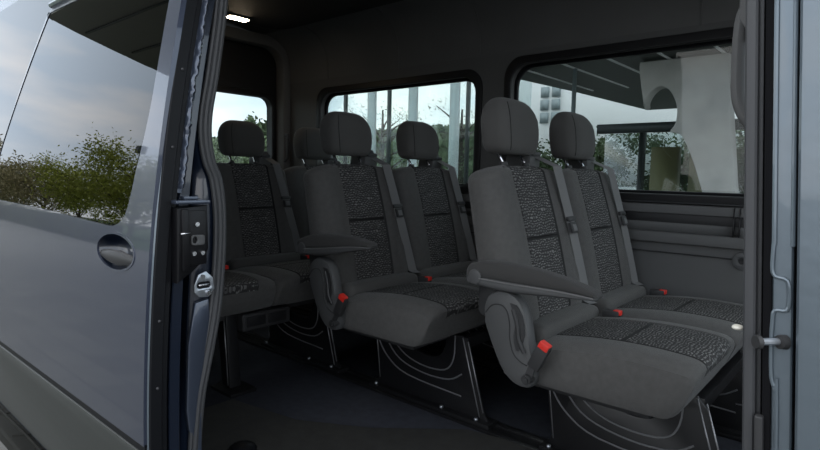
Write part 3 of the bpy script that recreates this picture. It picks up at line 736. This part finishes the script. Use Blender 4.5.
def tree(name, loc, h, rad, leaf, label, group, n=2600, ls=.09, trunk=.35, seed=1, cat='tree', flat=1):
    rnd = random.Random(seed); root = empty(name, loc, label=label, category=cat, group=group)
    bm = bmesh.new(); b_tube(bm, [(0, 0, 0), (.03, 0, h*trunk), (0, .03, h*.8)], [h*.028, h*.02, h*.006], 7)
    tips = []
    for i in range(22):
        a = rnd.uniform(0, 6.28); z0 = h*rnd.uniform(trunk*.6, .7); rr = rad*rnd.uniform(.4, .95)
        e_ = (rr*math.cos(a), rr*math.sin(a), min(h*.96, z0+rr*rnd.uniform(.2, 1.0))); tips.append(e_)
        b_tube(bm, [(0, 0, z0), (e_[0]*.5, e_[1]*.5, (z0+e_[2])/2+.05), e_], [h*.010, h*.006, h*.002], 5)
    part('trunk', bm, BARK, root)
    bm = bmesh.new()
    for i in range(n):
        tp = rnd.choice(tips); s_ = rad*.34
        c = Vector((tp[0]+rnd.gauss(0, s_*.55), tp[1]+rnd.gauss(0, s_*.55), max(.1, tp[2]+rnd.gauss(0, s_*.5))))
        a = Vector((rnd.uniform(-1, 1), rnd.uniform(-1, 1), rnd.uniform(-1, 1))).normalized(); b = a.orthogonal().normalized()
        L_ = ls*rnd.uniform(.6, 1.3)
        v = [bm.verts.new(c+a*L_), bm.verts.new(c+b*L_*.45), bm.verts.new(c-a*L_), bm.verts.new(c-b*L_*.45)]; bm.faces.new(v)
    me = bpy.data.meshes.new('l'); bm.to_mesh(me); bm.free(); link('crown', me, leaf, root, smooth=False)
    return root
def hedge(name, lo, hi, leaf, label, cat, n=5000, ls=.1, seed=3):
    rnd = random.Random(seed); bm = bmesh.new(); b_box(bm, Vector(lo)+Vector((.1, .1, 0)), Vector(hi)-Vector((.1, .1, .1)))
    for i in range(n):
        c = Vector([rnd.uniform(lo[k], hi[k]) for k in range(3)]); k = rnd.choice((0, 1, 2, 2, 1))
        c[k] = hi[k] if rnd.random() < .6 else (lo[k] if k < 2 else hi[k]); c[2] += rnd.gauss(0, .06)
        a = Vector((rnd.uniform(-1, 1), rnd.uniform(-1, 1), rnd.uniform(-1, 1))).normalized(); b = a.orthogonal().normalized(); L_ = ls*rnd.uniform(.6, 1.4)
        bm.faces.new([bm.verts.new(c+a*L_), bm.verts.new(c+b*L_*.5), bm.verts.new(c-a*L_), bm.verts.new(c-b*L_*.5)])
    me = bpy.data.meshes.new('h'); bm.to_mesh(me); bm.free()
    return link(name, me, leaf, smooth=False, label=label, category=cat)
# mirrored in the door: shrubs, hedge, lawn and canopy on the camera's side
tree('roadside_tree', (-29.5, -13.4, GZ+.02), 5.0, 2.9, LEAF1, 'tallest olive-green bushy tree mirrored in the door window above the handle', 'trees mirrored in the door', n=13000, ls=.10, trunk=.12, seed=5)
tree('roadside_tree', (-37.2, -13.4, GZ+.02), 4.3, 2.6, LEAF1, 'lower olive tree mirrored in the middle of the door window', 'trees mirrored in the door', n=10000, ls=.10, trunk=.12, seed=6)
for i, xx in enumerate((-44.5, -51.5, -58.5, -65.5)):
    tree('roadside_tree', (xx, -13.6, GZ+.02), 4.2, 2.9, LEAF3, 'brown bare-twigged trees mirrored low at the left edge of the door window', 'brown trees mirrored in the door', n=6000, ls=.12, trunk=.12, seed=10+i)
mast = empty('lamp_mast', (-48, -20.5, GZ), label='thin mast with a small box on top, mirrored above trees in the door window', category='mast')
bm = bmesh.new(); b_tube(bm, [(-48, -20.5, GZ), (-48, -20.5, 7.2)], .05, 8); child('pole', bm, DARK, mast)
bm = bmesh.new(); b_box(bm, (-48.35, -20.85, 7.2), (-47.65, -20.15, 8.0), .03); child('mast_head', bm, DARK, mast)
hedge('clipped_hedge', (-70, -9.9, GZ), (-22, -8.9, GZ+.8), HEDG, 'long low dark hedge mirrored just under the door window', 'hedge', n=9000)
bm = bmesh.new(); b_box(bm, (-80, -30, GZ), (-10, -10.2, GZ+.02)); link('lawn', to_mesh(bm), GRASS, kind='stuff', label='green lawn mirrored in the blue-grey door paint', category='grass')
can = empty('entrance_canopy', (-11, -6.5, GZ), label='olive-grey canopy roof with thin ribs, mirrored at the top of the door window', category='canopy')
bm = plate([(-12.2, -2.9), (-13.2, -7.5), (-13.2, -12), (-5.0, -12), (-5.0, -2.9)], [], .22, XY(5.1)); child('roof_slab', bm, OLIV, can)
bm = bmesh.new()
for yy in frange(-11.5, -3.2, 1.1): b_box(bm, (-12.1, yy, 4.95), (-5.1, yy+.06, 4.992))
child('soffit_rib', bm, SOF, can)
bm = bmesh.new(); b_tube(bm, [(-6, -9, GZ), (-6, -9, 5.0)], .12, 12); child('support_column', bm, DARK, can)

# glazed hall beyond the left window
hall = empty('glass_hall', (-8, 8, GZ), label='pale glazed hall with slim green-grey mullions seen through the left side window', category='building')
bm = bmesh.new(); b_box(bm, (-12.8, 8.0, GZ), (-4.4, 8.02, 4.2)); child('glazing', bm, G_FAC, hall)
for xx in (-9.62, -8.11, -5.86, -12.4):
    bm = bmesh.new(); b_box(bm, (xx-.025, 7.96, GZ), (xx+.025, 8.06, 4.2)); child('mullion', bm, DARK, hall)
for xx in (-9.35, -7.95, -6.7, -12.0):
    bm = bmesh.new(); b_box(bm, (xx-.09, 8.6, GZ), (xx+.09, 8.75, 4.2)); child('column', bm, WHITE, hall)
bm = bmesh.new(); b_box(bm, (-12.8, 7.9, 4.2), (-4.4, 12, 4.45)); child('roof', bm, WHITE, hall)
hedge('grass_bank', (-36, 16.5, GZ), (-9.9, 19, 2.75), LEAF2, 'dark green planted bank beyond the glazed hall', 'bank', n=14000, ls=.16, seed=8)
tree('young_tree', (-12.2, 12, GZ), 4.6, 1.3, LEAF2, 'thin young tree behind the glazed hall, left of the middle seats', 'young trees by the hall', n=2200, ls=.028, seed=21)
tree('young_tree', (-8.2, 11, GZ), 4.2, .9, LEAF2, 'thin young tree behind the glazed hall, above the far headrest of the middle bench', 'young trees by the hall', n=1800, ls=.026, seed=22)
tree('birch_tree', (-15.2, 9.2, GZ), 4.1, .55, LEAF2, 'light green tree seen through the rear window beside the headrest', 'trees behind the van', n=1600, ls=.09, seed=23)
bm = bmesh.new(); b_box(bm, (-46, 20, GZ), (-40, 30, 2.0)); b_box(bm, (-46.2, 19.8, 2.0), (-39.8, 30.2, 2.2))
hs_ = link('far_house', to_mesh(bm), WHITE, label='low pale house far behind the van, seen low in the rear window', category='house')
bm = bmesh.new()
for yy in (21, 23.5, 26): b_box(bm, (-40.0, yy, .3), (-39.97, yy+1.2, 1.4))
part('house_window', bm, DARK, hs_)

# pavilion beyond the right window
pav = empty('white_pavilion', (-2, 6.5, GZ), label='white-fronted pavilion with dark soffit and strip windows beyond the right side window', category='building')
bm = bmesh.new(); b_box(bm, (-9.6, 15, GZ), (4.0, 15.3, 5.4)); child('white_wall', bm, WHITE, pav)
for (a, b) in ((0, 0), (1, 0), (0, 1), (1, 1), (0, 2), (1, 2)):
    bm = bmesh.new(); b_box(bm, (-7.93+a*.39, 14.95, 2.64+b*.41), (-7.65+a*.39, 15.0, 2.97+b*.41)); child('wall_window', bm, DARKG, pav)
bm = bmesh.new(); b_box(bm, (-2.4, 6.4, 1.56), (.8, 6.52, 1.69)); child('dark_beam', bm, DARK, pav)
bm = bmesh.new(); b_box(bm, (-2.35, 6.6, GZ), (.8, 6.62, 1.56)); child('glazing', bm, G_FAC, pav)
for xx in (-1.80, .25):
    bm = bmesh.new(); b_box(bm, (xx-.018, 6.5, GZ), (xx+.018, 6.7, 1.6)); child('mullion', bm, DARK, pav)
bm = plate([(-3.69, 6.28), (-3.53, 8.04), (-3.36, 11.4), (3.0, 11.4), (3.0, 3.2), (-3.9, 3.2)], [], .12, XY(2.51)); child('soffit', bm, SOF, pav)
for k in range(7):
    bm = bmesh.new(); b_box(bm, (-3.2+k*.62, 3.4, 2.435), (-3.17+k*.62, 8.0, 2.45)); child('soffit_strip', bm, WHITE, pav)
bm = bmesh.new()
for xx in (-2.56,): b_box(bm, (xx-.022, 5.9, GZ), (xx+.022, 5.95, 2.44))
child('slim_post', bm, DARKG, pav)
for xx in (-1.9, -1.35):
    bm = bmesh.new(); b_box(bm, (xx, 7.3, GZ), (xx+.38, 7.5, 1.40)); child('yellow_panel', bm, YEL, pav)
# concrete sculpture
sc = smoothp([(-1.66, 2.42), (-1.66, 2.30), (-1.575, 1.84), (-1.56, 1.90), (-1.53, 1.98), (-1.46, 2.06), (-1.38, 2.09), (-1.29, 2.05), (-1.22, 1.95), (-1.17, 1.80), (-1.18, 1.62), (-1.24, 1.52), (-1.18, 1.50), (-1.08, 1.44), (-.95, 1.16), (-.86, .9), (-.80, .70), (-.70, .2), (-.60, GZ)], 3)
sc += [(-.20, GZ), (-.45, .71), (-.57, 1.76), (-.63, 2.42)]
bm = plate(sc, [], .22, XZ(6.0), bev=.02)
link('concrete_sculpture', to_mesh(bm), CONC, smooth=False, label='tall pale concrete sculpture with an arched notch, outside the right side window', category='sculpture')
for i, (xx, yy) in enumerate(((-7.2, 12.8), (-5.0, 12.8), (-2.9, 12.8), (-.9, 12.8))):
    tree('park_tree', (xx, yy, GZ), 2.9, 1.0, LEAF4, 'green trees standing in a row beyond the pavilion glass', 'trees beyond the pavilion', n=5200, ls=.06, trunk=.2, seed=40+i)
tree('park_tree', (.45, 8.0, GZ), 2.9, .6, LEAF4, 'dark green tree right of the concrete sculpture, beside the grab handle', 'trees beyond the pavilion', n=1800, ls=.08, trunk=.2, seed=50)
def car(loc, label):
    r_ = empty('parked_car', loc, label=label, category='car', group='parked cars')
    bm = bmesh.new()
    pr_ = [(-2, .3), (-2, .75), (-1.5, .85), (-1.0, 1.35), (.6, 1.38), (1.2, .9), (2, .78), (2.05, .3)]
    b_loft(bm, [[(x_, y_, z_) for x_, z_ in pr_] for y_ in (-.8, .8)]); part('car_body', bm, CARW, r_)
    for sx in (-1.3, 1.3):
        bm = bmesh.new(); b_tube(bm, [(sx, -.83, .32), (sx, .83, .32)], .32, 16); part('wheel', bm, SEALD, r_)
    bm = bmesh.new(); b_loft(bm, [[(-.95, y_, .9), (-.8, y_, 1.28), (.5, y_, 1.3), (.95, y_, .92)] for y_ in (-.82, -.81)]); part('car_window', bm, DARK, r_)
    return r_
car((-4.0, 10.2, GZ), 'white car parked beyond the pavilion, seen low through the right side window')
